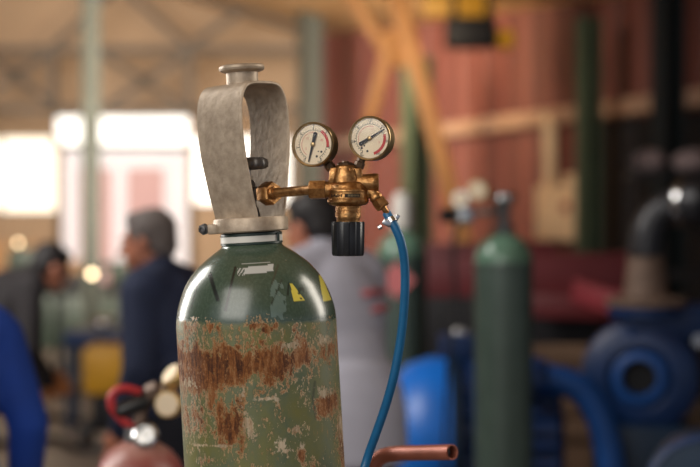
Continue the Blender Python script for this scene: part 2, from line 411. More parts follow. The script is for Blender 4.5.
# ================================================================== MAIN CYLINDER
S = 2.36/F                         # metres per picture unit at the cylinder
TILT = math.radians(-3.3)
org = P(252, 246, 2.36)
LEN = org.z/S/math.cos(TILT)-80*math.sin(-TILT)
cyl = thing('gas_cylinder', org, 'large rusty green gas cylinder with grey handle-like valve guard, nearest the camera', 'gas cylinder', (0, TILT, 0), S)
def body():
    prof = [(29.5, 2), (30.5, .5), (32, -1.2), (36, -4), (42, -8), (48.5, -13), (54.5, -18), (60, -24), (65, -30.5), (69.5, -38), (73, -46), (76, -54), (78.2, -62), (79.4, -69), (80, -77)]
    prof = [(v.x, v.y) for v in spline([(r, z, 0) for r, z in prof], 5)]
    z = -78.0
    while z > -240: prof.append((80, z)); z -= 1.0
    prof += [(80, -300), (80, -500), (80, -800), (80, -LEN+12), (77, -LEN+4), (70, -LEN)]
    n = 540
    bm = bmesh.new(); rust = []; marks = []; verts = []
    def seg(x, z, x0, z0, x1, z1, w):          # coverage of a stroke
        dx, dz = x1-x0, z1-z0; t = max(0, min(1, ((x-x0)*dx+(z-z0)*dz)/(dx*dx+dz*dz)))
        d = math.hypot(x-x0-t*dx, z-z0-t*dz); return max(0, min(1, (w-d)/1.0+.5))
    def loc(px, py): dx, dz = px-252, 246-py; return dx+.0576*dz, dz-.0576*dx
    def bl(x, z, px, py, rx, ry):               # soft blob 1 inside, 0 at edge, negative outside
        cx, cz = loc(px, py); q = math.hypot((x-cx)/rx, (z-cz)/ry); return 1-q
    low = [(183, 385, 398), (200, 396, 0), (215, 396, 0), (228, 388, 0), (240, 386, 0), (252, 375, 0), (262, 374, 0), (273, 378, 0), (291, 375, 0), (306, 362, 0), (324, 356, 0), (340, 352, 0)]
    for r, zc in prof:
        for i in range(n):
            a = 2*PI*i/n; x3, y3 = r*math.sin(a), -r*math.cos(a)
            front = y3 < 0
            verts.append(bm.verts.new((x3, y3, zc)))
            x, z = x3, zc
            px = 252+x-.0576*z; py = 246-z-.0576*x
            nv = noise.noise(Vector((x3*.05, y3*.05, zc*.03)))
            nf = noise.noise(Vector((x3*.16, y3*.16, zc*.09)))
            mm = [0, 0, 0, 0]
            R = 0; G = 0
            top = 331+8*nf
            yb = low[-1][1]
            for (xa, ya, _), (xb, yb2, _) in zip(low, low[1:]):
                if xa <= px <= xb: yb = ya+(yb2-ya)*(px-xa)/(xb-xa)
            if px < 183: yb = 386
            yb += 5*nf
            if not front: yb = 380+16*nv
            # main band
            if py > 312:
                din = min(py-top, yb-py)
                R = max(R, max(0, min(.76, .49+din*.016+.14*nv)))
                if py < top+18 : R = min(R, .42+.014*(py-top)+.14*nf)
            # speckle beside the band
            if 313 < py < 345: R = max(R, .40)
            if py > 340: R = max(R, .26+.22*nf)
            if front:
                for (bx, by, rx, ry, k) in ((236, 418, 21, 27, .9), (199, 412, 22, 20, .5), (226, 400, 9, 16, .6), (328, 399, 14, 17, .95), (303, 444, 6, 9, .9), (258, 466, 17, 12, .8), (342, 440, 6, 44, .65), (216, 323, 22, 7, .4), (262, 318, 18, 7, .6), (187, 370, 10, 45, .45), (275, 322, 14, 8, .6), (298, 421, 4, 5, .6), (212, 452, 10, 4, .3), (312, 455, 9, 4, .3), (195, 330, 8, 12, .5), (247, 392, 6, 12, .6)):
                    q = bl(x, z, bx, by, rx, ry)
                    if q > -.4: R = max(R, min(.8, .42+k*q*.5))
                for (bx, by, rx, ry, k) in ((254, 415, 8, 18, .9), (284, 434, 8, 9, .9), (298, 420, 4, 5, .8), (293, 340, 10, 6, .85), (325, 336, 9, 8, .8), (325, 387, 12, 6, .8), (270, 390, 14, 2.6, .75), (215, 437, 34, 2.4, .7), (259, 463, 15, 7, .6), (303, 437, 7, 5, .6), (288, 440, 10, 3, .7), (280, 390, 3, 7, .7), (193, 378, 10, 10, .4), (341, 425, 4, 30, .5), (247, 387, 4, 12, .5)):
                    q = bl(x, z, bx, by, rx, ry)
                    if q > -.4: G = max(G, min(.75, .4+k*q*.4))
                # dark strokes, pale marks, stickers on the shoulder
                def st(x0, y0, x1, y1, w, col, al=1):
                    (a0, b0), (a1, b1) = loc(x0, y0), loc(x1, y1); c_ = seg(x, z, a0, b0, a1, b1, w)*al
                    if c_ > mm[3]: mm[:] = [*col[:3], c_]
                if py < 316 and py > 248:
                    st(214, 273, 223, 296, 1.9, rgb(22,26,26), .92); st(239, 266, 231, 306, 1.3, rgb(22,26,26), .92)
                    st(203, 278, 196, 305, .9, rgb(40,50,44), .6); st(284, 278, 275, 300, .8, rgb(44,40,34), .7)
                    st(280, 264, 275, 281, .7, rgb(70,52,40), .6)
                    (a0, b0) = loc(258, 268)
                    if abs(z-b0-.06*(x-a0)) < 3.6 and 241 < px < 276 and not (px < 248 and int((px+py*.6)/1.6) % 2) and nf > -.45: mm[:] = [*rgb(205,205,200)[:3], .82]
                    if abs(py-261.5-(px-258)*-.06) < .7 and 245 < px < 273: mm[:] = [*rgb(190,195,188)[:3], .8]
                    if bl(x, z, 281, 300, 8, 24) > .0 and nf > -.1: mm[:] = [*rgb(120,140,132)[:3], .5] if mm[3] < .5 else mm
                    # yellow triangular sticker
                    if 281 < py < 300 and 292+ (py-281)*.22 < px < 294+(py-281)*.78 : mm[:] = [*rgb(226,206,84)[:3], .95] if (py-281) < 17 else mm
                    if 285 < py < 300 and 300 < px < 307 and nf < .05 and py < 296: mm[:] = [*rgb(40,44,34)[:3], .7]
                    st(291, 281, 290, 292, .8, rgb(26,24,20), .9)
                    if 275 < py < 300 and 319+(py-275)*.2 < px < 322+(py-275)*.40: mm[:] = [*rgb(226,210,90)[:3], .95]
                if py > 372 and py < 420: st(316, 376, 314, 392, 1.2, rgb(44,48,34), .6); st(314, 392, 317, 412, .9, rgb(44,48,34), .6)
            B = 1 if py < 317+2*nf else max(0, 1-(py-317-2*nf)/3)
            if B > .5: R = R*.75 if py > 300 else 0.05+.12*(nf > .3)
            rust.append((R, G, B, 1)); marks.append(tuple(mm))
    m_ = len(prof)
    for j in range(m_-1):
        for i in range(n):
            f = bm.faces.new((verts[j*n+i], verts[j*n+(i+1) % n], verts[(j+1)*n+(i+1) % n], verts[(j+1)*n+i])); f.smooth = True
    bm.faces.new(verts[:n]); bm.faces.new(verts[-n:])
    bmesh.ops.recalc_face_normals(bm, faces=bm.faces[:])
    me = bpy.data.meshes.new('body'); bm.to_mesh(me); bm.free(); me.materials.append(M['rusty'])
    for nm, dat in (('rust', rust), ('marks', marks)):
        at = me.color_attributes.new(nm, 'FLOAT_COLOR', 'POINT'); at.data.foreach_set('color', [v for t in dat for v in t])
    me.set_sharp_from_angle(angle=math.radians(50))
    return link('body', me, cyl)
body()
nr = MB(); nr.lathe([(29, 1.5), (31, 2), (31, 3.4), (30.4, 3.8), (30.4, 10.4), (30.8, 10.8), (30.8, 13), (28, 14)], n=64)
nr = nr.build('neck_ring', M['ringgreen'], cyl)
q = MB(); q.lathe([(30.5, 3.9), (31, 4.2), (31, 10), (30.5, 10.3)], n=64, caps=(False, False)); tag(q.build('white_band', M['white'], nr), 'white enamel band')
q = MB(); q.box((27.5, -16, 8), (2.4, 3, 9), .5); q.build('clip', M['ringgreen'], nr)

# guard: clamp ring, loop band, lifting cap
a_ = math.radians(46); gn = Vector((math.sin(a_), -math.cos(a_), 0)); gt = Vector((math.cos(a_), math.sin(a_), 0))
hp = [(19.5, 27), (22.5, 40), (26, 54), (29, 70), (32.4, 88), (34.6, 108), (35.2, 125), (34, 140), (30, 152), (23.5, 159.4), (14, 162), (0, 162.5)]
half = [(v.x, v.y) for v in spline([(s_, z, 0) for s_, z in hp], 5)]
path = half + [(-s_, z) for s_, z in half[::-1][1:]]
def bw(z): return 30.6-.7*min(1, max(0, (z-27)/60))-.8*min(1, max(0, (z-80)/40))
g_ = MB(); rr = []
T_ = 3.1
for i, (s_, z) in enumerate(path):
    a, c = path[max(i-1, 0)], path[min(i+1, len(path)-1)]
    tx, tz = c[0]-a[0], c[1]-a[1]; l = math.hypot(tx, tz); nx, nz_ = tz/l, -tx/l    # outward normal (path runs + to -)
    if nx*s_+nz_*(z-90) < 0: nx, nz_ = -nx, -nz_
    ring = []; kf = s_/36; w = (30.6+1.4*min(1, max(0, (z-27)/60)))*(1-.02*kf) - max(0, kf)*3.2*min(1, max(0, (z-27)/50))
    sect = [(-w, -.9), (-w+1, 0), (w-1, 0), (w, -.9), (w, -T_+.9), (w-1, -T_), (-w+1, -T_), (-w, -T_+.9)]
    for wv, dn in sect:
        v = gt*(s_+nx*dn)+gn*wv; ring.append((v.x, v.y, z+nz_*dn))
    rr.append(ring)
g_.rings(rr)
# clamp ring: rounded collar with flat sides
def sup(a, z):
    return 1.0+.05*abs(math.sin(2*(a+.2)))
g_.lathe([(29, 14), (35, 14.2), (36.2, 15.4), (36.4, 26.5), (35.4, 28.4), (29, 28.8)], n=72, rad=sup)
guard = g_.build('valve_guard', M['guard'], cyl, 40)
q = MB(); q.lathe([(15, 159), (16.4, 161), (16, 165), (16.2, 173), (20, 174.4), (22.2, 175.6), (23, 177.6), (22.4, 179.8), (20, 181), (16, 181.4), (14, 180.6), (13.6, 170)], n=56)
q.build('lifting_collar', M['guard'], guard)
q = MB(); q.box((-36, -14, 19), (12, 9, 10), 1.4); q.build('clamp_lug', M['guard'], guard)
q = MB(); q.lathe([(5.4, 0), (5.8, .8), (5.8, 5), (5.0, 6)], (-44.5, -11, 19.5), (-.35, -.93, 0), n=6); q.lathe([(3.6, 6), (3.6, 8.6), (2.2, 9), (2, 7.4)], (-44.5, -11, 19.5), (-.35, -.93, 0), n=20)
q.build('clamp_bolt', M['dkgrey'], guard)
v = MB(); v.lathe([(9, 12), (10, 30), (9, 36), (7, 40), (7, 62), (5, 66), (4, 70)], n=6); v.lathe([(7, 0), (7, 10)], (2, -1, 52), (.75, -.6, 0), n=20)
valve = v.build('valve', M['dkgrey'], cyl)
q = MB(); q.cyl((0, 0, 68), (0, 0, 80), 3.4, 18); q.lathe([(5, 66), (5, 70)], n=6); q.build('spindle', M['steel'], valve)
q = MB(); q.lathe([(8, 76), (17, 76.4), (20, 78.5), (20.6, 82), (19.4, 86), (16, 88), (7, 88.6), (5, 87)], n=96, rad=lambda a, z: 1+.045*math.cos(10*a) if z < 88 else 1)
q.build('handwheel', M['dkgrey'], valve, 50)

# ================================================================== REGULATOR
DR = 2.265; K = DR/F
ro = P(348, 195, DR)
reg = thing('pressure_regulator', ro, 'brass pressure regulator with two dials and a black knob beside the rusty cylinder', 'regulator', scale=K)
b = MB()
# bell and ring
b.lathe([(11, 14), (15.5, 12.5), (18.6, 9), (19, 6.5), (20.6, 5), (20.8, 3.4), (20, 2.4), (20, -3.6), (20.8, -4.6), (20.6, -7.4), (18.4, -9.6), (13, -11.2)], n=56)
# upper block with centre ribs
b.lathe([(14.5, 8), (14, 16), (12.4, 24), (11, 28.4), (8.4, 30)], (-2.5, 0, 0), n=32)
for xx in (-7, -2.5, 2): b.cap((xx, -10.5, 10), 2.3, (xx, -9.4, 25), 2.1)
b.box((-12.5, 0, 19), (13, 15, 17), 2.4, Matrix.Rotation(.12, 3, 'Y')); b.box((8.5, 0, 19), (12, 15, 16), 2.4, Matrix.Rotation(-.12, 3, 'Y'))
# side arms
b.lathe([(9.4, 0), (9.2, 7), (8, 12), (8, 14)], (-9, 0, 5.5), (-1, 0, 0), n=24)
b.lathe([(9.8, 0), (10, 1), (10, 15), (9, 16.4)], (-22.4, 0, 5.2), (-1, .12, -.02), n=6, phase=.52)
b.lathe([(9.2, 0), (9, 10), (9.6, 16), (9.6, 21), (8.6, 22.6)], (8, 0, 11.6), (1, -.05, .02), n=28)
b.cap((12, 0, 2), 7, (24, -1, 3), 6)
rb = b.build('regulator_body', M['brass'], reg, 38)
q = MB(); q.lathe([(8, 28.6), (8.6, 29.4), (8.4, 31.4), (6, 32.6)], (-2.5, 0, 0), n=10); q.lathe([(3.6, 32), (3, 34)], (-2.5, 0, 0), n=6); q.build('top_plug', M['dark_brass'], rb)
# engraved maker strip on the ring
q = MB()
def onring(a0, a1, z0, z1, R=20.35):
    st_ = [(R*math.sin(a), -R*math.cos(a)) for a in [a0+(a1-a0)*i/8 for i in range(9)]]
    q.rings([[(x, y, z0), (x, y, z1), (x*.985, y*.985, z1), (x*.985, y*.985, z0)] for x, y in st_])
onring(-.16, .62, -2.6, .9, 20.3); 
for k in range(7): onring(-.95+k*.10, -.95+k*.10+.055, -2.4+(k % 3)*.5, .6-(k % 2)*1.1)
q.build('engraved_strip', M['engrave'], rb)
q = MB(); 
for k in range(8):
    a = .0+k*.072; onr = 20.55
    st_ = [(onr*math.sin(x), -onr*math.cos(x)) for x in (a, a+.035)]
    q.rings([[(x, y, -1.7), (x, y, .2), (x*.99, y*.99, .2), (x*.99, y*.99, -1.7)] for x, y in st_])
q.build('strip_marks', M['brass_case'], rb)
q = MB(); q.lathe([(12.4, -10.5), (12.6, -15.6), (11.9, -16), (11.9, -17), (12.8, -17.4), (12.8, -22), (12, -22.4), (12, -23.4), (11.6, -24), (11.6, -29)], n=36); q.build('neck', M['brass'], reg)
q = MB()
def flute(a, z): return 1+.06*(1 if math.cos(8*a+.8) > .2 else -.2)
q.lathe([(13, -26.6), (15.3, -26.8), (15.8, -28), (15.2, -58.5), (14.4, -60.6), (12, -61)], n=128, rad=flute); q.build('adjusting_knob', M['black'], reg, 25)
# inlet
def L2(px, py, d): return (P(px, py, d)-ro)/K
i0, i1 = L2(274, 193, 2.325), L2(311, 190, 2.27); dv = (i1-i0).normalized()
q = MB(); q.lathe([(5.2, -2), (5.2, 8), (4.9, 9), (4.9, (i1-i0).length+3)], i0, dv, n=28); q.build('inlet_pipe', M['brass'], reg)
q = MB(); q.lathe([(9, -16.5), (12, -15), (12.3, -13.5), (12.3, -1.8), (11, 0), (6, 0)], i0, dv, n=6, phase=.3); q.lathe([(6, -1), (7, 0), (6.4, 2.4), (5, 3)], i0, dv, n=28); q.build('inlet_nut', M['brass'], reg)
# outlet
od = Vector((.58, -.1, -.81)).normalized(); o0 = Vector((24, -2, 3))
q = MB(); q.lathe([(6, 0), (6, 6)], o0, od, n=24); q.lathe([(6.2, 5), (6.6, 6), (6.6, 8), (6.2, 9)], o0, od, n=24); q.lathe([(6.4, 9), (7.4, 10), (7.4, 18.6), (6.4, 19.6)], o0, od, n=6, phase=.4)
q.lathe([(4, 19), (2.9, 21), (2.7, 33)], o0, od, n=18); q.build('outlet_fitting', M['brass'], reg)
for c0, c1 in (((-14, 0, 24), (-25, 0, 36)), ((9, 0, 24), (15, 0, 40))):
    q = MB(); c0, c1 = Vector(c0), Vector(c1); q.lathe([(4.2, 0), (4.2, 3), (5.2, 3.6), (5.2, 9), (4.2, 10), (4.2, (c1-c0).length)], c0, c1-c0, n=6); q.build('gauge_stem', M['dark_brass'], reg)

def text_verts(s, size):
    cu = bpy.data.curves.new('t', 'FONT'); cu.body = s; cu.size = size; cu.align_x = 'CENTER'; cu.align_y = 'CENTER'
    o = bpy.data.objects.new('t', cu); C.objects.link(o); dg = bpy.context.evaluated_depsgraph_get()
    me = bpy.data.meshes.new_from_object(o.evaluated_get(dg)); bpy.data.objects.remove(o)
    return [tuple(v.co) for v in me.vertices], [tuple(p.vertices) for p in me.polygons]
def gauge(cx, cz, yaw, nums, needle, red, sub, spots, unit):
    fr = Matrix.Translation(Vector((cx, -9, cz))) @ Matrix.Rotation(yaw, 4, 'Z') @ Matrix.Rotation(-.03, 4, 'X')
    R = 22.4
    b = MB(); b.lathe([(R-2, -.2), (R-.7, -1), (R, 0), (R, 3), (R-.7, 3.8), (R-.7, 15), (R-1.6, 18), (R-5, 20), (4, 20.4)], (0, 0, 0), (0, 1, 0), n=72, caps=(False, True))
    b.lathe([(R-2, -.2), (R-2.3, 1), (R-2.6, 2.4)], (0, 0, 0), (0, 1, 0), n=72, caps=(False, False))
    case = b.build('pressure_gauge', M['brass_case'], reg, 45); case.matrix_local = fr
    d = MB(); 
    d.mi = 0; d.lathe([(R-1.9, 2.2), (R-1.9, 3)], (0,0,0), (0,1,0), n=64)
    def arc(r0, r1, a0, a1, mi, y=2.05, n=24):
        d.mi = mi; A = [math.radians(a0+(a1-a0)*i/n) for i in range(n+1)]
        v0 = [d.bm.verts.new((r0*math.cos(a), y, r0*math.sin(a))) for a in A]; v1 = [d.bm.verts.new((r1*math.cos(a), y, r1*math.sin(a))) for a in A]
        for i in range(n): d._f((v0[i], v0[i+1], v1[i+1], v1[i]))
    rf = R-2
    arc(rf*.965, rf*.999, 0, 360, 1, n=64)          # dark shadow gap at rim
    arc(.70*rf, .72*rf, -60, 240, 1, 2.08)
    arc(red[2]*rf, red[3]*rf, red[0], red[1], 2, 2.0)
    arc(.585*rf, .605*rf, 70, 235, 2, 2.08)
    for k in range(31):
        a = 240-k*10; big = k % 5 == 0; arc(.72*rf, (.84 if big else .79)*rf, a-(1.4 if big else .8), a+(1.4 if big else .8), 1, 2.08, 1)
    def txt(s, x, z, size, mi):
        vs, fs = text_verts(s, size); d.mi = mi; V = [d.bm.verts.new((x+p[0], 2.0, z+p[1])) for p in vs]
        for f in fs: d._f([V[i] for i in f])
    for k, s in enumerate(nums):
        a = math.radians(240-k*300/(len(nums)-1)); txt(s, .875*rf*math.cos(a), .875*rf*math.sin(a), 4.2 if len(s) < 3 else 3.3, 1)
    for (s, x, z, sz) in sub: txt(s, x*rf, z*rf, sz, 2)
    txt(unit, unit_pos[0]*rf, unit_pos[1]*rf, 3.0, 1)
    for (x, z, r) in spots:
        d.mi = 1; d.lathe([(r, 0), (r, .25)], (x*rf, 2.3, z*rf), (0, -1, 0), n=12)
    d.build('dial', [M['dial'], M['ink'], M['redink']], case, 30)
    nd = MB(); a = math.radians(needle); u = Vector((math.cos(a), 0, math.sin(a))); w = Vector((-u.z, 0, u.x))
    for s0, s1, w0, w1 in ((-.52*rf, 0, 1.9, 1.4), (0, .88*rf, 1.2, .5)):
        nd.rings([[u*s0+w*w0+Vector((0,1.1,0)), u*s0-w*w0+Vector((0,1.1,0)), u*s0-w*w0+Vector((0,.7,0)), u*s0+w*w0+Vector((0,.7,0))], [u*s1+w*w1+Vector((0,1.1,0)), u*s1-w*w1+Vector((0,1.1,0)), u*s1-w*w1+Vector((0,.7,0)), u*s1+w*w1+Vector((0,.7,0))]])
    nd.lathe([(2.1, 0), (2.1, .5)], u*(-.52*rf)+Vector((0, 1.15, 0)), (0, -1, 0), n=16)
    nd.build('needle', M['ink'], case)
    hb = MB(); hb.lathe([(2.4, 0), (2.2, 1), (1.2, 1.5)], (0, 1.4, 0), (0, -1, 0), n=20); hb.build('needle_hub', M['brass_case'], case)
    gl = MB(); gl.lathe([(R-2.2, .1), (R-2.2, .3)], (0, 0, 0), (0, 1, 0), n=48); gl.build('glass_cover', M['glass'], case)
    return case
unit_pos = (.35, -.84)
YAW = -math.radians(21)
gauge(-35.5, 50.2, YAW, ['0', '1', '2', '3', '4', '5', '6'], 256, (-9, 57, .70, .84), [('15', -.3, .3, 3), ('45', .46, .2, 3), ('5', -.36, -.2, 3)], [(.44, -.36, 1.1), (.2, -.58, 1.2), (.28, -.34, .7)], 'bar')
unit_pos = (-.38, -.82)
gauge(21, 56.3, YAW, ['0', '50', '100', '150', '200', '250', '300'], 30, (-74, 14, .70, .84), [('2', .1, .45, 3), ('3', .48, -.2, 3)], [(-.42, -.46, 1.2), (-.12, -.62, 1.2), (-.28, -.36, .8)], 'bar')

# ------------------------------------------------------------------ hose
hs = P(386.5, 213, 2.262)
pts = [(386.5, 213, 2.262), (390, 219, 2.258), (395.5, 228, 2.255), (401, 242, 2.255), (404.5, 262, 2.26), (405, 290, 2.265), (403, 320, 2.27), (399, 350, 2.275), (393, 380, 2.28), (385, 408, 2.29), (376, 434, 2.30), (366, 463, 2.31), (357, 500, 2.29), (354, 600, 2.22), (364, 760, 2.15), (392, 1000, 2.1), (430, 1240, 2.06)]
W = [P(*p) for p in pts]
for i in (-1,): W[i].z = .01
W += [Vector((.3, 2.0, .007)), Vector((.55, 2.0, .007)), Vector((.8, 2.15, .007))]
hose = thing('gas_hose', (W[0].x, W[0].y, W[0].z), 'blue rubber hose hanging in a curve from the brass regulator outlet', 'hose')
q = MB(); q.tube([p-W[0] for p in spline(W, 8)], 4.55*K, 18); q.build('tube', M['hose'], hose)
cc = P(391.5, 220.5, 2.257)-W[0]; cd = (P(395.5, 228, 2.255)-P(387, 213, 2.262)).normalized()
q = MB(); q.lathe([(5.2*K, -2.6*K), (5.7*K, -2.6*K), (5.7*K, 2.6*K), (5.2*K, 2.6*K)], cc, cd, n=28)
side = cd.cross(Vector((0, 1, 0))).normalized()
if side.x > 0: side = -side
f_ = cc+side*5.5*K-Vector((0, 3*K, 0))
q.box(f_, (9*K, 4*K, 5.6*K), .8*K, Matrix.Rotation(.55, 3, 'Y')); q.cyl(f_+Vector((-5*K, 0, -3*K)), f_+Vector((-8.4*K, 0, -5*K)), 2.4*K, 8)
q.box(cc-side*6.4*K, (4*K, 3.6*K, 6*K), .6*K, Matrix.Rotation(.55, 3, 'Y'))
q.build('hose_clamp', M['steel'], hose)

# copper coloured tube end
d_ = 2.62; r_ = 7.6*d_/F
e1 = P(452, 452.5, 2.52); cur = [e1, P(440, 452.8, 2.54), P(415, 453.3, 2.58), P(396, 454, 2.61), P(382, 457, d_), P(372, 467, d_), P(369, 485, d_)]
cur.append(Vector((cur[-1].x, cur[-1].y, .03)))
t_ = thing('bent_handle_tube', (cur[-1].x, cur[-1].y, 0), 'copper-red bent tube with open dark end, low beside the blue hose', 'tube')
fo = Vector((cur[-1].x, cur[-1].y, 0))
q = MB(); sp = [p-fo for p in spline(cur[:-1], 8)]+[cur[-1]-fo]; sp = [sp[0]]+sp[1:]
q.tube(sp, r_, 20, caps=(False, True)); q.tube([sp[0], sp[0]+(sp[8]-sp[0])*.9], r_*.8, 20, caps=(False, True))
n_ = 20; q.lathe([(r_*.8, 0), (r_*.84, .0012), (r_*.98, .0012), (r_, 0)], sp[0], (sp[0]-sp[2]), n=20, caps=(False, False)); q.build('tube', M['copper'], t_)
q = MB(); q.lathe([(r_*.79, 0), (r_*.79, .002)], sp[0]+Vector((-.006, 0, 0)), (1, 0, 0), n=20); q.build('bore', M['black'], t_)  # black disc set in the mouth for the dark inside of the tube
q = MB(); q.lathe([(.05, 0), (.05, .006), (.02, .012)], (0, 0, 0), n=24); q.build('foot_plate', M['copper'], t_)

# ================================================================== OTHER CYLINDERS
def small_gauge(root, c, r, dirn, m=M['brass_far']):
    q = MB(); q.lathe([(r*.9, 0), (r, r*.1), (r, r*.9), (r*.7, r*1.05)], Vector(c), -Vector(dirn), n=28); g1 = q.build('pressure_gauge', m, root)
    q = MB(); q.lathe([(r*.84, 0), (r*.84, .001)], Vector(c)+Vector(dirn)*.001, dirn, n=28); q.build('dial', M['dial'], g1)
def bottle(name, px, ytop, d, halfw, label, m1, m2, hgt=None):
    x = (px-350)*d/F; zt = CAMH+(HOR-ytop)*d/F; R = halfw*d/F
    r = thing(name, (x, d, 0), label, 'gas cylinder')
    q = MB(); q.lathe([(R*.86, 0), (R, .02), (R, zt-R*1.0)], n=48, caps=(True, False)); q.build('body', m1, r)
    q = MB(); q.lathe([(R, zt-R*1.0), (R*.97, zt-R*.72), (R*.86, zt-R*.45), (R*.68, zt-R*.22), (R*.44, zt-R*.06), (R*.3, zt)], n=48, caps=(False, True)); q.build('shoulder', m2, r)
    q = MB(); q.lathe([(R*.3, zt-.005), (R*.34, zt), (R*.34, zt+R*.3), (R*.26, zt+R*.34)], n=32); q.build('neck_ring', M['dkgrey'], r)
    return r, x, zt, R
# tall green bottle on the right
r, x, zt, R = bottle('gas_cylinder', 503.5, 233, 6.5, 29, 'tall plain green gas cylinder standing on the right, in front of the blue motor', M['greencyl'], M['greentop_lit'])
q = MB(); q.lathe([(R*.2, zt), (R*.2, zt+R*.8), (R*.28, zt+R*.85), (R*.28, zt+R*1.05), (R*.2, zt+R*1.1)], n=24); q.cyl((0, 0, zt+R*.7), (-R*.6, -.01, zt+R*.72), R*.13, 14); vv = q.build('valve', M['dkgrey'], r)
q = MB(); q.lathe([(R*.36, zt+R*1.1), (R*.42, zt+R*1.16), (R*.4, zt+R*1.34), (R*.3, zt+R*1.4)], n=32, rad=lambda a, z: 1+.06*math.cos(6*a)); q.build('handwheel', M['steel'], vv)
rg = thing('pressure_regulator', (x-.12, 6.48, zt+R*.72), 'blurred brass and silver regulator on the tall right green cylinder', 'regulator')
q = MB(); q.lathe([(.03, -.05), (.045, -.03), (.045, .01), (.02, .03)], (-.04, 0, .0), n=24); q.cyl((.06, 0, 0), (-.04, 0, 0), .014); q.build('regulator_body', M['steel'], rg)
q = MB(); q.lathe([(.028, 0), (.03, .05), (.02, .056)], (-.075, -.01, -.01), (-1, -.2, -.1), n=20); q.build('adjusting_knob', M['black'], rg)
small_gauge(rg, (.012, -.04, .085), .042, (-.3, -1, 0)); small_gauge(rg, (-.055, -.05, .05), .034, (-.2, -1, .1), M['steel'])
q = MB(); q.tube([p for p in spline([(-.06, 0, -.04), (-.08, 0, -.15), (-.07, 0, -.35), (-.1, -.02, -.6), (-.12, 0, -1.2)], 6)], .008, 10); q.build('hose', M['black'], rg)
# green bottle behind the hose, with pink diamond
r, x, zt, R = bottle('gas_cylinder', 402, 231, 8.2, 25, 'green gas cylinder with a pink diamond label, half behind the blue hose', M['greencyl'], M['greentop_lit'])
q = MB(); q.box((-.03, -R-.003, zt-.24), (.13, .004, .13), 0, Matrix.Rotation(PI/4, 3, 'Y')); q.build('diamond_label', M['pink'], r)
q = MB(); q.lathe([(R*.42, zt+.01), (R*.44, zt+.05), (R*.4, zt+.15), (R*.25, zt+.19)], n=28); tag(q.build('valve_cap', M['white'], r), 'pale rounded valve cap')
# red bottle low left
d = 3.6; k = d/F
r, x, zt, R = bottle('gas_cylinder', 140, 441, d, 46, 'red gas cylinder at the bottom left with only its shoulder showing', M['redcyl'], M['redcyl'])
q = MB(); q.lathe([(10*k, zt), (9*k, zt+8*k), (9*k, zt+14*k), (7*k, zt+16*k)], (4*k, 0, 0), n=20); vv = q.build('valve', M['dkgrey'], r)
ax = Vector((-.15, -.9, .45)).normalized(); c0 = Vector((7*k, -18*k, zt+8*k))
q = MB(); q.cyl((4*k, 0, zt+6*k), c0, 8*k, 18); q.lathe([(11*k, -8*k), (13*k, -6*k), (13*k, 1*k), (10*k, 3*k), (9*k, 2*k), (4*k, 2*k), (3.5*k, 3.4*k)], c0, ax, n=40, rad=lambda a, z: 1+.03*math.cos(12*a)); tag(q.build('handwheel', M['steel'], vv), 'bright ridged steel valve knob')
rg = thing('pressure_regulator', (x, d, zt+24*k), 'blurred regulator with a red handle and two brass dials above the red cylinder', 'regulator')
def kk(px, py, dy=0): return Vector(((px-140)*k, dy*k, (441-24-py)*k))
q = MB(); q.cap(kk(140, 436), 6*k, kk(140, 412), 7*k); q.cap(kk(140, 412), 7*k, kk(152, 392), 6*k); q.cap(kk(146, 397), 4.5*k, kk(172, 384), 4*k); q.lathe([(8*k, -6*k), (9*k, 0), (8*k, 7*k)], kk(153, 391), (.8, -.3, .4), n=6); q.build('regulator_body', M['taupe'], rg)
q = MB(); q.cap(kk(142, 402, -4), 9*k, kk(122, 410, -8), 8*k); q.build('adjusting_knob', M['black'], rg)
q = MB(); pp = [kk(141, 392, -4), kk(125, 388, -8), kk(114, 393, -10), kk(113, 406, -10), kk(122, 418, -8), kk(134, 428, -4)]; q.tube(spline(pp, 6), 4.4*k, 12); q.build('handle_guard', mat('red_handle', rgb(176,42,46), .45, 0, .2, 10), rg)
q = MB(); q.cyl(kk(165, 388), kk(170, 378), 4*k); q.cyl(kk(165, 388), kk(167, 395), 4*k); q.build('gauge_stem', M['dkgrey'], rg)
small_gauge(rg, kk(171, 373, -8), 12.5*k, Vector((-.6, -.4, .55)).normalized()); small_gauge(rg, kk(168, 403, -12), 13.5*k, Vector((-.2, -.97, .1)).normalized())

# ================================================================== RIGHT MACHINERY
d = 7.3; k = d/F
z0 = CAMH-(445-HOR)*k; Rm = 88*k
mo = thing('electric_motor', (P(480, 445, d).x, d, 0), 'bright blue round-ended electric motor behind the tall green cylinder', 'motor')
def mx(px): return (px-480)*k
q = MB(); q.lathe([(Rm*.2, mx(382)), (Rm*.5, mx(385)), (Rm*.75, mx(393)), (Rm*.92, mx(408)), (Rm, mx(430)), (Rm, mx(448))], (0, 0, z0), (1, 0, 0), n=64); q.build('end_cover', M['blue'], mo)
q = MB(); q.lathe([(Rm*1.0, mx(447)), (Rm*1.04, mx(448)), (Rm*1.04, mx(455)), (Rm, mx(456))], (0, 0, z0), (1, 0, 0), n=64); q.build('band', M['blue3'], mo)
q = MB(); q.lathe([(Rm*.97, mx(455)), (Rm*.97, mx(548)), (Rm*.8, mx(556)), (Rm*.3, mx(560))], (0, 0, z0), (1, 0, 0), n=120, rad=lambda a, z: 1 if math.cos(30*a) > 0 else .96); q.build('stator_housing', M['blue2'], mo)
q = MB(); q.box((mx(458), .02, z0+Rm+.03), (.16, .14, .14), .01); q.build('terminal_box', M['blue2'], mo)
for s in (420, 530):
    q = MB(); q.box((mx(s), 0, (z0-Rm*.8)/2), (.07, Rm*1.5, z0-Rm*.8+.02), .01); q.build('foot', M['blue3'], mo)
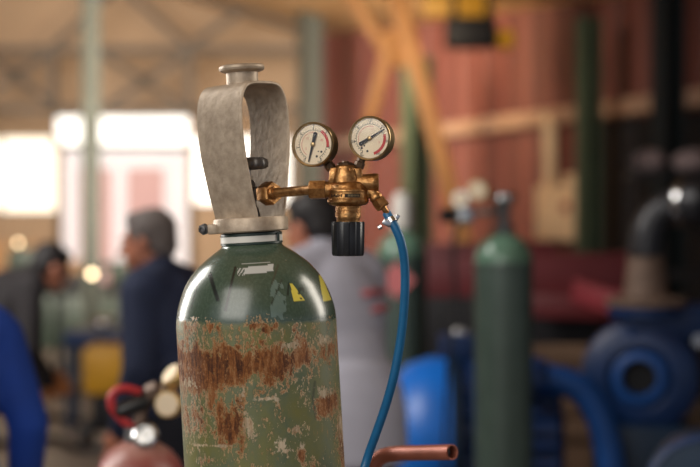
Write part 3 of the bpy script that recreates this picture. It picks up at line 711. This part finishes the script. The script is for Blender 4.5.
gm = thing('pipe_gauge', P(459, 336, d+.05), 'small round silver gauge above the blue motor, left of the tall cylinder', 'gauge')
q = MB(); q.cyl((0, 0, -.02), (0, 0, -.08), .012); q.build('stem', M['dkgrey'], gm)
q = MB(); q.lathe([(.028, 0), (.036, .006), (.036, .03), (.02, .034)], (0, .01, 0), (0, -1, 0), n=28); q.build('case', M['steel'], gm)

d = 7.0; k = d/F
bp_ = thing('curved_outlet_pipe', (P(613, 467, d).x, d, 0), 'thick blue pipe curving down to the right of the tall green cylinder', 'pipe')
fo = Vector((P(613, 467, d).x, d, 0))
cur = [P(530, 380, d), P(555, 380, d), P(578, 388, d), P(595, 408, d), P(606, 438, d), P(612, 475, d), P(613, 520, d)]; cur.append(Vector((cur[-1].x, d, .02)))
q = MB(); q.tube([p-fo for p in spline(cur[:-1], 7)]+[cur[-1]-fo], 14.5*k, 20); q.build('pipe_bend', M['blue4'], bp_)
q = MB(); q.lathe([(24*k, 0), (24*k, 8*k)], cur[0]-fo, (1, 0, 0), n=28); q.build('flange', M['blue2'], bp_)
q = MB(); q.lathe([(24*k, 0), (24*k, 8*k)], (0, 0, 0), n=28); q.build('flange', M['blue2'], bp_)

d = 7.2; k = d/F
c0 = P(640, 378, d); pu = thing('water_pump', (c0.x, d, 0), 'dark blue cast pump with a round open eye, under the black bent pipe', 'pump')
fo = Vector((c0.x, d, 0))
q = MB(); q.lathe([(52*k, 34*k), (58*k, 26*k), (60*k, 12*k), (56*k, 2*k), (46*k, -4*k), (34*k, -6*k), (30*k, -2*k), (20*k, 0), (17*k, 4*k), (17*k, 16*k)], c0-fo, (0.25, 1, 0), n=56); q.build('volute_casing', M['blue2'], pu)
q = MB(); q.lathe([(16.5*k, 15*k), (16.5*k, 17*k)], c0-fo, (.25, 1, 0), n=32); q.build('inlet_eye', M['darkmass'], pu)
q = MB(); q.lathe([(27*k, -7*k), (24*k, -9*k), (19*k, -9*k), (17.5*k, -4*k)], c0-fo, (.25, 1, 0), n=40, caps=(False, False)); q.build('eye_rim', M['blue4'], pu)
c1 = P(668, 318, d)-fo
q = MB(); q.box((c1.x, .12, c1.z-.02), (.36, .28, .16), .03); q.lathe([(34*k, 0), (38*k, 3*k), (38*k, 9*k), (30*k, 12*k)], (P(648, 318, d)-fo)+Vector((0, .05, 0)), (0, 0, 1), n=36); q.build('top_casing', M['blue2'], pu)
q = MB(); q.box((.02, .1, (CAMH-(425-HOR)*k)/2), (.4, .3, CAMH-(425-HOR)*k), .03); q.build('pedestal', M['blue3'], pu)
q = MB(); q.cyl(P(697, 340, d)-fo+Vector((0, -.05, 0)), P(697, 340, d)-fo+Vector((0, .02, 0)), 6*k); q.build('bolt', M['steel'], pu)
el = thing('elbow_pipe', P(648, 306, d)+Vector((0, .05, 0)), 'black bent pipe with a silver end flange rising from the blue pump', 'pipe')
fo = P(648, 306, d)
q = MB(); q.lathe([(40*k, 0), (40*k, 7*k), (30*k, 9*k)], n=36); tag(q.build('base_flange', M['taupe'], el), 'brownish bare-metal base flange')
q = MB(); q.lathe([(23*k, 7*k), (20*k, 28*k), (18*k, 48*k), (20*k, 50*k)], n=36); tag(q.build('cone_base', M['taupe'], el), 'taupe cast cone')
q = MB(); q.tube(spline([P(648, 260, d)-fo, P(648, 247, d)-fo, P(651, 230, d)-fo, P(659, 216, d)-fo, P(672, 207, d)-fo+Vector((0, -.02, 0)), P(684, 204, d)-fo+Vector((0, -.04, 0))], 6), 17*k, 24); q.build('elbow', M['pipeblk'], el)
ed = Vector((.8, -.6, 0)); ec = P(682, 203, d)-fo+Vector((0, -.04, 0))
q = MB(); q.lathe([(17*k, -2*k), (23*k, -1*k), (24*k, 1*k), (24*k, 6*k), (22*k, 7.5*k)], ec, ed, n=40); q.build('end_flange', M['steel'], el)
q = MB(); q.lathe([(20*k, 7.4*k), (24*k, 8*k), (24*k, 26*k), (10*k, 32*k)], ec, ed, n=40); q.build('coupling', M['pipeblk'], el)

d = 4.9; k = d/F
c0 = P(706, 494, d); wh = thing('blue_drum', (c0.x, d, 0), 'rounded dark teal drum at the bottom right corner', 'drum')
fo = Vector((c0.x, d, 0))
q = MB(); q.lathe([(20*k, -30*k), (54*k, -26*k), (60*k, -20*k), (60*k, 50*k), (50*k, 56*k)], c0-fo, (.2, 1, 0), n=56); q.build('shell', M['blue3'], wh)
q = MB(); q.lathe([(56*k, -27*k), (61.5*k, -24*k), (61.5*k, -18*k), (60*k, -16*k)], c0-fo, (.2, 1, 0), n=56, caps=(False, False)); q.build('rim', M['blue2'], wh)
q = MB(); q.box((0, .05, (c0.z-40*k)/2), (.25, .2, c0.z-40*k), .02); q.build('stand', M['blue3'], wh)

# red machine bed behind
d = 9.5; k = d/F
rm = thing('machine_bed', (P(560, 290, d).x, d, 0), 'long dark red steel machine bed behind the green cylinders', 'machine')
fo = Vector((P(560, 290, d).x, d, 0))
def rp(px, py, dd=0): v = P(px, py, d)-fo; v.y += dd; return v
q = MB(); q.bar(rp(425, 283), rp(640, 278), .16, .3, .01); q.build('top_beam', M['redframe'], rm)
q = MB(); q.bar(rp(565, 286, -.5), rp(626, 306, -.9), .09, .12, .01); q.build('angled_arm', mat('pale_red_paint', rgb(140,50,58), .5, 0, .3, 4), rm)
q = MB(); q.bar(rp(525, 302, -.3), rp(640, 306, -.3), .1, .14, .01); q.build('front_rail', M['redframe'], rm)
q = MB(); q.bar(rp(425, 262, .2), rp(560, 259, .2), .09, .2, .01); q.build('rear_rail', M['redframe'], rm)
q = MB(); q.box(rp(532, 348, .1), (1.28, .5, .6), .02); q.build('underframe', M['darkmass'], rm)
for xx in (-.7, .45):
    q = MB(); q.box((xx, .1, .5), (.1, .4, 1.0), .01); q.build('leg', M['darkmass'], rm)
d = 8.8
pl = thing('timber_crate', (P(575, 372, d).x, d, 0), 'low pale brown timber crate beneath the red machine bed', 'crate')
zc = CAMH-(372-HOR)*d/F; M['timber'] = mat('timber', rgb(128,100,78), .8, 0, .3, 6)
for i in range(4):
    q = MB(); q.box((0, -.22, zc-.28+i*.13), (.5, .025, .11), .005); q.build('board', M['timber'], pl)
q = MB(); q.box((0, 0, (zc+.1)/2), (.48, .42, zc+.1), .005); q.build('inner_box', M['timber'], pl)
# pale bundle on dark shelf at the right wall
sh = P(672, 172, 11.6)
sr = thing('storage_shelf', (sh.x, sh.y, 0), 'dark storage shelf by the right wall carrying pale sacks', 'shelf')
for zz in (.5, 1.2, sh.z):
    q = MB(); q.box((0, 0, zz-.02), (.62, .4, .04), .004); q.build('shelf_board', M['darkmass'], sr)
for xx in (-.3, .3):
    for yy in (-.18, .18):
        q = MB(); q.box((xx, yy, 1.15), (.03, .03, 2.3)); q.build('upright', M['darkmass'], sr)
for i, (dx, lb) in enumerate(((-.17, 'left of the two pale grey sacks on the dark storage shelf'), (.13, 'right of the two pale grey sacks on the dark storage shelf'))):
    q = MB(); q.ell((0, 0, .07), (.13, .13, .08)); q.ell((.02, 0, .1), (.09, .1, .06)); o = q.build('sack', mat('sack_cloth', rgb(150,130,128), .9, 0, .2, 8)); o.location = (sh.x+dx, sh.y, sh.z); tag(o, lb, 'sack', 'pale sacks on the shelf')

# ================================================================== LEFT BACKGROUND
d = 20; x0 = P(70, 300, d).x
lt = thing('lathe', (x0, d, 0), 'dark green workshop lathe on the floor below the bright windows', 'machine')
q = MB(); q.box((0, 0, .32), (1.5, .5, .64), .02); q.build('base_cabinet', M['machine'], lt)
q = MB(); q.box((0, 0, .7), (1.7, .4, .14), .02); q.build('bed', M['darkmass'], lt)
q = MB(); q.box((-.45, 0, .98), (.55, .45, .44), .05); q.lathe([(.14, 0), (.14, .1)], (-.17, 0, 1.0), (1, 0, 0)); q.build('headstock', M['machine'], lt)
q = MB(); q.box((.6, 0, .9), (.22, .3, .28), .04); q.cyl((.5, 0, .98), (.3, 0, .98), .05); q.build('tailstock', M['machine'], lt)
q = MB(); q.box((.15, -.1, .82), (.3, .4, .14), .02); q.cyl((.15, -.3, .82), (.15, -.36, .82), .09); q.build('carriage', M['darkmass'], lt)
highlights = [(42, 256, 16, .04, 'largest warm out-of-focus highlight, left end of the row over the lathe'), (54, 258, 16.4, .035, 'second warm out-of-focus highlight, touching the largest one'), (57, 275, 15, .018, 'small faceted out-of-focus highlight, lowest of all, left of the navy-jacketed man'), (92, 274, 15, .03, 'single round out-of-focus highlight nearest the navy-jacketed man'), (18, 243, 17, .02, 'faint small out-of-focus highlight at the far left above the dark worker'), (65, 259, 17.5, .02, 'faint small out-of-focus highlight right of the bright pair')]
for px, py, d, rr_, lb in highlights:  # bokeh highlights, built as small glowing discs on added stands
    p = P(px, py, d); L_ = thing('bokeh_highlight', (p.x, p.y, 0), lb, 'highlight', group=None)
    q = MB(); q.lathe([(rr_*.4, -rr_*1.2), (rr_*.9, -.02), (rr_*1.05, 0)], (0, 0, p.z), (0, -1, -.1), n=20); q.build('disc_back', M['darkmass'], L_)
    q = MB(); q.lathe([(rr_*.95, 0), (rr_*.7, rr_*.3), (rr_*.2, rr_*.45)], (0, 0, p.z), (0, -1, -.1), n=20); q.build('glow_disc', M['highlight_glow'], L_)
    q = MB(); q.cyl((0, .05, 0), (0, .05, p.z-rr_*.5), .015, 8); q.lathe([(.12, 0), (.12, .02)], (0, .05, 0), n=16); q.build('stand', M['darkmass'], L_)
# yellow compressor on wheels
d = 11.6; k = d/F; cx = P(111, 400, d).x
yc = thing('wheeled_machine', (cx, d, 0), 'yellow wheeled machine on the floor left of the navy-jacketed man', 'machine')
def zz_(py): return CAMH+(HOR-py)*k
q = MB(); q.box((0, 0, (zz_(345)+zz_(392))/2), (.34, .4, zz_(345)-zz_(392)), .03); q.build('hood', M['yellow'], yc)
q = MB(); q.box((.02, .02, (zz_(392)+.08)/2+.02), (.28, .34, zz_(392)-.06), .03); q.build('lower_body', M['darkmass'], yc)
for sx in (-.17, .17):
    for sy in (-.14, .14):
        q = MB(); q.lathe([(.07, 0), (.085, .01), (.085, .04), (.07, .05)], (sx-.025, sy, .085), (1, 0, 0), n=24); q.build('wheel', M['black'], yc)
q = MB(); q.tube(spline([(-.12, .2, zz_(345)), (-.12, .24, zz_(335)), (.12, .24, zz_(335)), (.12, .2, zz_(345))], 5), .012, 8); q.build('push_handle', M['dkgrey'], yc)
bb = P(105, 341, 12.5)
tbx = thing('work_bench', (bb.x, 12.5, 0), 'blue topped work bench behind the yellow wheeled machine', 'bench')
q = MB(); q.box((0, 0, bb.z+.03), (.55, .5, .12), .01); q.build('bench_top', M['blue2'], tbx)
for sx in (-.24, .24):
    for sy in (-.2, .2):
        q = MB(); q.box((sx, sy, bb.z/2), (.05, .05, bb.z)); q.build('leg', M['blue3'], tbx)
q = MB(); q.ell((0, 0, .05), (.09, .07, .05)); q.cyl((0, 0, .05), (.1, 0, .1), .02)
o = q.build('metal_casting', M['steel']); o.location = (bb.x, 12.4, bb.z+.09); tag(o, 'small shiny metal casting on the blue work bench', 'casting')
# crates at the far left under the window
for px, pz, w, lb in ((18, 0, .95, 'wide tan crate under the left window behind the dark worker'), (77, 0, .6, 'small tan crate beside the lathe under the left window')):
    p = P(px, 300, 23.5); cr = thing('wooden_crate', (p.x, 23.5, 0), lb, 'crate')
    H = 1.22 if w > .8 else .95
    q = MB(); q.box((0, 0, H/2), (w-.06, .5, H-.02), .005); q.build('inner_box', M['cardboard'], cr)
    for i in range(7):
        q = MB(); q.box((0, -.265, (i+.5)*H/7), (w, .02, H/7*.88), .003); q.build('board', M['cardboard'], cr)
# hoses on the floor
for i, (pp, lb) in enumerate((([(-2.9, 13.4), (-2.3, 12.9), (-1.9, 12.4), (-1.5, 12.9), (-1.0, 12.6)], 'black cable curling over the floor toward the yellow machine'), ([(-2.6, 11.2), (-2.1, 11.6), (-1.8, 11.1), (-1.2, 11.2), (-.7, 11.5)], 'thick black hose on the floor nearest the red cylinder'), ([(-3.2, 15.4), (-2.6, 14.6), (-2.2, 15), (-1.7, 14.3), (-1.2, 14.8)], 'black cable on the floor farthest back toward the lathe'))):
    q = MB(); q.tube([(x, y, .025) for x, y, _ in [tuple(v) for v in spline([(a, c, 0) for a, c in pp], 8)]], .024, 8); tag(q.build('floor_cable', M['darkmass']), lb, 'cable')

# ================================================================== PEOPLE
def remesh(mb, name, m, parent, vox=.009, smooth=3):
    me = mb.mesh(name, 180); o = link(name+'_tmp', me)
    r = o.modifiers.new('r', 'REMESH'); r.mode = 'VOXEL'; r.voxel_size = vox
    if smooth:
        s = o.modifiers.new('s', 'SMOOTH'); s.iterations = smooth; s.factor = .5
    dg = bpy.context.evaluated_depsgraph_get(); dg.update()
    m2 = bpy.data.meshes.new_from_object(o.evaluated_get(dg)); bpy.data.objects.remove(o); bpy.data.meshes.remove(me)
    m2.name = name; m2.materials.clear(); m2.materials.append(m)
    for p in m2.polygons: p.use_smooth = True
    return link(name, m2, parent)
def person(loc, yaw, H, label, jm, tm, hm, lean=0, head_yaw=0, head_pitch=0, arms=None, sleeve=None, glove=None, vox=.009, cap=None, hemlen=0):
    root = thing('person', loc, label, 'person', (0, 0, yaw), H/1.75)
    hip = Vector((0, 0, .93)); RL = Matrix.Rotation(-lean, 3, 'X')
    def U(p): return hip+RL @ (Vector(p)-hip)
    hc = U((0, .03, 1.615)); RH = Matrix.Rotation(head_yaw, 3, 'Z') @ Matrix.Rotation(-head_pitch-lean*.4, 3, 'X')
    def Hd(p): return hc+RH @ Vector(p)
    arms = arms or {1: ((.27, .02, 1.15), (.25, .14, .92)), -1: ((-.27, .02, 1.15), (-.25, .14, .92))}
    def torso(b, g=0):
        b.ell(U((0, 0, .98)), (.165+g, .115+g, .14+g), rot=RL); b.ell(U((0, 0, 1.12)), (.15+g, .11+g, .16+g), rot=RL)
        b.ell(U((0, -.005, 1.29)), (.18+g, .122+g, .19+g), rot=RL); b.cap(U((-.15, -.01, 1.42)), .062+g, U((.15, -.01, 1.42)), .062+g)
        b.cap(U((-.08, -.01, 1.45)), .05+g, U((.08, -.01, 1.45)), .05+g)
    def legs(b, g=0):
        for s in (1, -1):
            b.cap((s*.09, 0, .92), .088+g, (s*.105, .02, .5), .058+g); b.cap((s*.105, .02, .5), .058+g, (s*.115, -.01, .09), .042+g)
    def arm(b, g=0):
        for s, (el_, wr) in arms.items():
            b.cap(U((s*.185, -.01, 1.41)), .055+g, U(el_), .042+g); b.cap(U(el_), .042+g, U(wr), .03+g)
    def hands(b, g=0):
        for s, (el_, wr) in arms.items():
            e_, w_ = U(el_), U(wr); dd = (w_-e_).normalized(); sd = dd.cross(Vector((s, 0, .2))).normalized(); nrm = dd.cross(sd).normalized()
            b.cap(w_+dd*.01, .026+g, w_+dd*.065, .03+g)
            b.cap(w_+dd*.05-sd*.018, .02+g, w_+dd*.075-sd*.02, .017+g)
            for j, ln in enumerate((.068, .078, .072, .055)):
                a0 = w_+dd*.085+sd*(.03-.02*j); a1 = a0+dd*ln*.5+nrm*.006*s; a2 = a1+dd*ln*.35+nrm*.026*s
                b.cap(a0-dd*.03, .0095+g*.5, a1, .009+g*.5, 8); b.cap(a1, .009+g*.5, a2, .0075+g*.5, 8)
            a0 = w_+dd*.035+sd*.03; a1 = a0+dd*.03+sd*.022; b.cap(a0, .012+g*.5, a1, .0105+g*.5, 8); b.cap(a1, .0105+g*.5, a1+dd*.03+nrm*.012*s, .009+g*.5, 8)
    b = MB(); torso(b); legs(b); arm(b); hands(b)
    for s in (1, -1): b.cap((s*.115, -.03, .04), .035, (s*.12, .12, .03), .026)
    b.cap(U((0, -.005, 1.44)), .056, Hd((0, -.03, -.04)), .052)
    b.ell(Hd((0, -.012, .025)), (.075, .094, .09), rot=RH); b.ell(Hd((0, .03, -.035)), (.058, .068, .078), rot=RH); b.ell(Hd((0, .07, -.09)), (.028, .025, .022), rot=RH)
    b.cap(Hd((0, .09, .005)), .009, Hd((0, .116, -.03)), .014, 10); b.ell(Hd((0, .09, .02)), (.05, .014, .012), rot=RH)
    b.ell(Hd((0, .094, -.06)), (.022, .01, .006), rot=RH); b.ell(Hd((0, .092, -.07)), (.02, .01, .006), rot=RH)
    for s in (1, -1): b.ell(Hd((s*.077, .0, -.01)), (.01, .02, .032), rot=RH)
    bd = remesh(b, 'body', M['skin'], root, vox, 2)
    for s in (1, -1):
        q = MB(); q.ell(Hd((s*.03, .088, .004)), (.012, .009, .008), rot=RH); q.build('eye', M['eye'], root)
    b = MB(); b.ell(Hd((0, -.024, .036)), (.085, .1, .09), rot=RH); b.ell(Hd((0, -.055, -.015)), (.076, .062, .075), rot=RH); b.ell(Hd((0, .03, .085)), (.06, .045, .035), rot=RH)
    for s in (1, -1): b.ell(Hd((s*.07, .012, .02)), (.014, .025, .035), rot=RH)
    hr = remesh(b, 'hair', hm, root, .008, 2)
    b = MB(); torso(b, .03)
    if hemlen: b.rings([[(rx*math.cos(a), ry*math.sin(a)+oy, z) for a in [2*PI*i/28 for i in range(28)]] for z, rx, ry, oy in ((1.12, .13, .1, .03), (1.08, .175, .14, .02), (1.0, .195, .152, .0), (.93, .205, .16, -.005), (.93-hemlen, .215, .165, -.01), (.91-hemlen, .2, .15, -.01))])
    b.cap(U((0, -.015, 1.46)), .07, U((0, -.01, 1.505)), .062)
    if not sleeve: arm(b, .02)
    remesh(b, 'jacket', jm, root, .011, 3)
    if sleeve:
        for s in (1, -1):
            el_, wr = arms[s]; b = MB(); b.cap(U((s*.18, -.01, 1.4)), .074, U(el_), .06); b.cap(U(el_), .06, U(wr), .046); remesh(b, 'shirt_sleeve', sleeve, root, .011, 2)
    b = MB(); legs(b, .022); b.ell((0, 0, .95), (.185, .135, .12)); remesh(b, 'trousers', tm, root, .012, 2)
    for s in (1, -1):
        b = MB(); b.cap((s*.115, -.035, .05), .05, (s*.122, .13, .038), .038); b.cap((s*.115, -.015, .07), .052, (s*.115, -.01, .15), .056); b.box((s*.118, .05, .012), (.09, .27, .024), .01); remesh(b, 'boot', M['boot'], root, .012, 1)
    if glove:
        b = MB(); hands(b, .006); remesh(b, 'glove', glove, root, .008, 1)
    return root
d = 5.9; p = P(181, 300, d)
person((p.x, d, 0), math.radians(66), 1.65, 'man in a navy jacket with greying hair, standing back turned left of the rusty cylinder', M['navy'], M['trous'], M['hairg'], lean=.17, head_yaw=.2, head_pitch=.1,
       arms={1: ((.25, .0, 1.14), (.2, .14, .93)), -1: ((-.25, .0, 1.14), (-.2, .14, .93))})
d = 5.8; p = P(352, 300, d)
m2 = person((p.x, d, 0), math.radians(38), 1.74, 'dark-haired man in a light grey vest, seen from behind beyond the regulator', M['greyvest'], M['trous'], M['hairb'], lean=.32, head_yaw=.25, head_pitch=.12, sleeve=M['greyvest'], hemlen=.18,
       arms={1: ((.25, .14, 1.16), (.12, .36, 1.14)), -1: ((-.25, .16, 1.17), (-.1, .36, 1.1))})
q = MB(); q.box((0, -.006, 0), (.1, .05, .022), .002); q.box((.01, -.006, -.06), (.06, .06, .02), .002); o = q.build('red_print', mat('faded_red_print', rgb(170,84,88), .8, 0, 0), m2); o.location = (.07, -.02, 1.33); o.rotation_euler = (-.32, 0, .3)
d = 4.4; p = P(-66, 300, d)
person((p.x, d, 0), math.radians(8), 1.58, 'worker in cobalt blue overalls, only shoulder and arm showing at far left', M['cobalt'], M['cobalt'], M['hairb'], lean=.1)
d = 8.2; p = P(-50, 300, d)
person((p.x, d, 0), math.radians(-60), 1.72, 'dark-clothed worker bending forward with tan gloves behind the blue overalls', mat('charcoal_cloth', rgb(40,36,38), .85, 0, .3, 5), M['trous'], M['hairb'], lean=.85, head_pitch=.15, glove=M['glove'],
       arms={1: ((.25, .2, 1.18), (.12, .42, 1.18)), -1: ((-.25, .22, 1.2), (-.02, .44, 1.22))})

# ================================================================== LIGHT, CAMERA
w = bpy.data.worlds.new('world'); bpy.context.scene.world = w; w.use_nodes = True
w.node_tree.nodes['Background'].inputs[0].default_value = rgb(206,214,230); w.node_tree.nodes['Background'].inputs[1].default_value = .55
def area(loc, to, size, power, col, sy=None, spread=180):
    l = bpy.data.lights.new('area', 'AREA'); l.spread = math.radians(spread); l.energy = power; l.size = size; l.color = col
    if sy: l.shape = 'RECTANGLE'; l.size_y = sy
    o = bpy.data.objects.new('area_light', l); C.objects.link(o); o.location = loc
    o.rotation_euler = (Vector(to)-Vector(loc)).to_track_quat('-Z', 'Y').to_euler(); return o
area((-1.9, -.6, 3.3), (-.1, 2.36, 1.4), 2.6, 98, (1, .95, .87))
area((2.0, 3.2, 2.4), (0, 2.36, 1.5), .6, 30, (1, .92, .8), 1.6)
area((-2.0, 3.9, 2.2), (-.1, 2.3, 1.5), .7, 60, (1, .96, .9), 1.8)
area((-.6, 17, 3.6), (-.2, 22, 4.0), 1.0, 130, (1, .74, .42))
area((-4.5, 13, 5), (-3.6, 24, 2.6), 4, 330, (1, .91, .8), spread=95)
area((-3.4, 6, 4.6), (-.6, 9, .8), 2, 130, (1, .95, .9), spread=110)
area((-3, 14, 4.2), (-.2, 24, 2.6), 2.5, 70, (1, .88, .76), spread=70)
area((-3, 17, 2.2), (-3, 23, 4.6), 3, 190, (1, .88, .7))
area((-.6, 11.5, 3.4), (.55, 15, 2.9), .6, 14, (1, .8, .55), spread=60)
cam = bpy.data.cameras.new('camera'); co = bpy.data.objects.new('camera', cam); C.objects.link(co)
cam.lens = 85; cam.sensor_width = 36; co.location = (0, 0, CAMH); co.rotation_euler = (PI/2-math.atan((233.5-HOR)/F), 0, 0)
cam.dof.use_dof = True; cam.dof.focus_distance = 2.262; cam.dof.aperture_fstop = 2.9
cam.clip_start = .05
sc = bpy.context.scene; sc.camera = co
sc.view_settings.view_transform = 'Standard'; sc.view_settings.look = 'None'; sc.view_settings.exposure = 0
try: sc.cycles.use_denoising = True
except Exception: pass
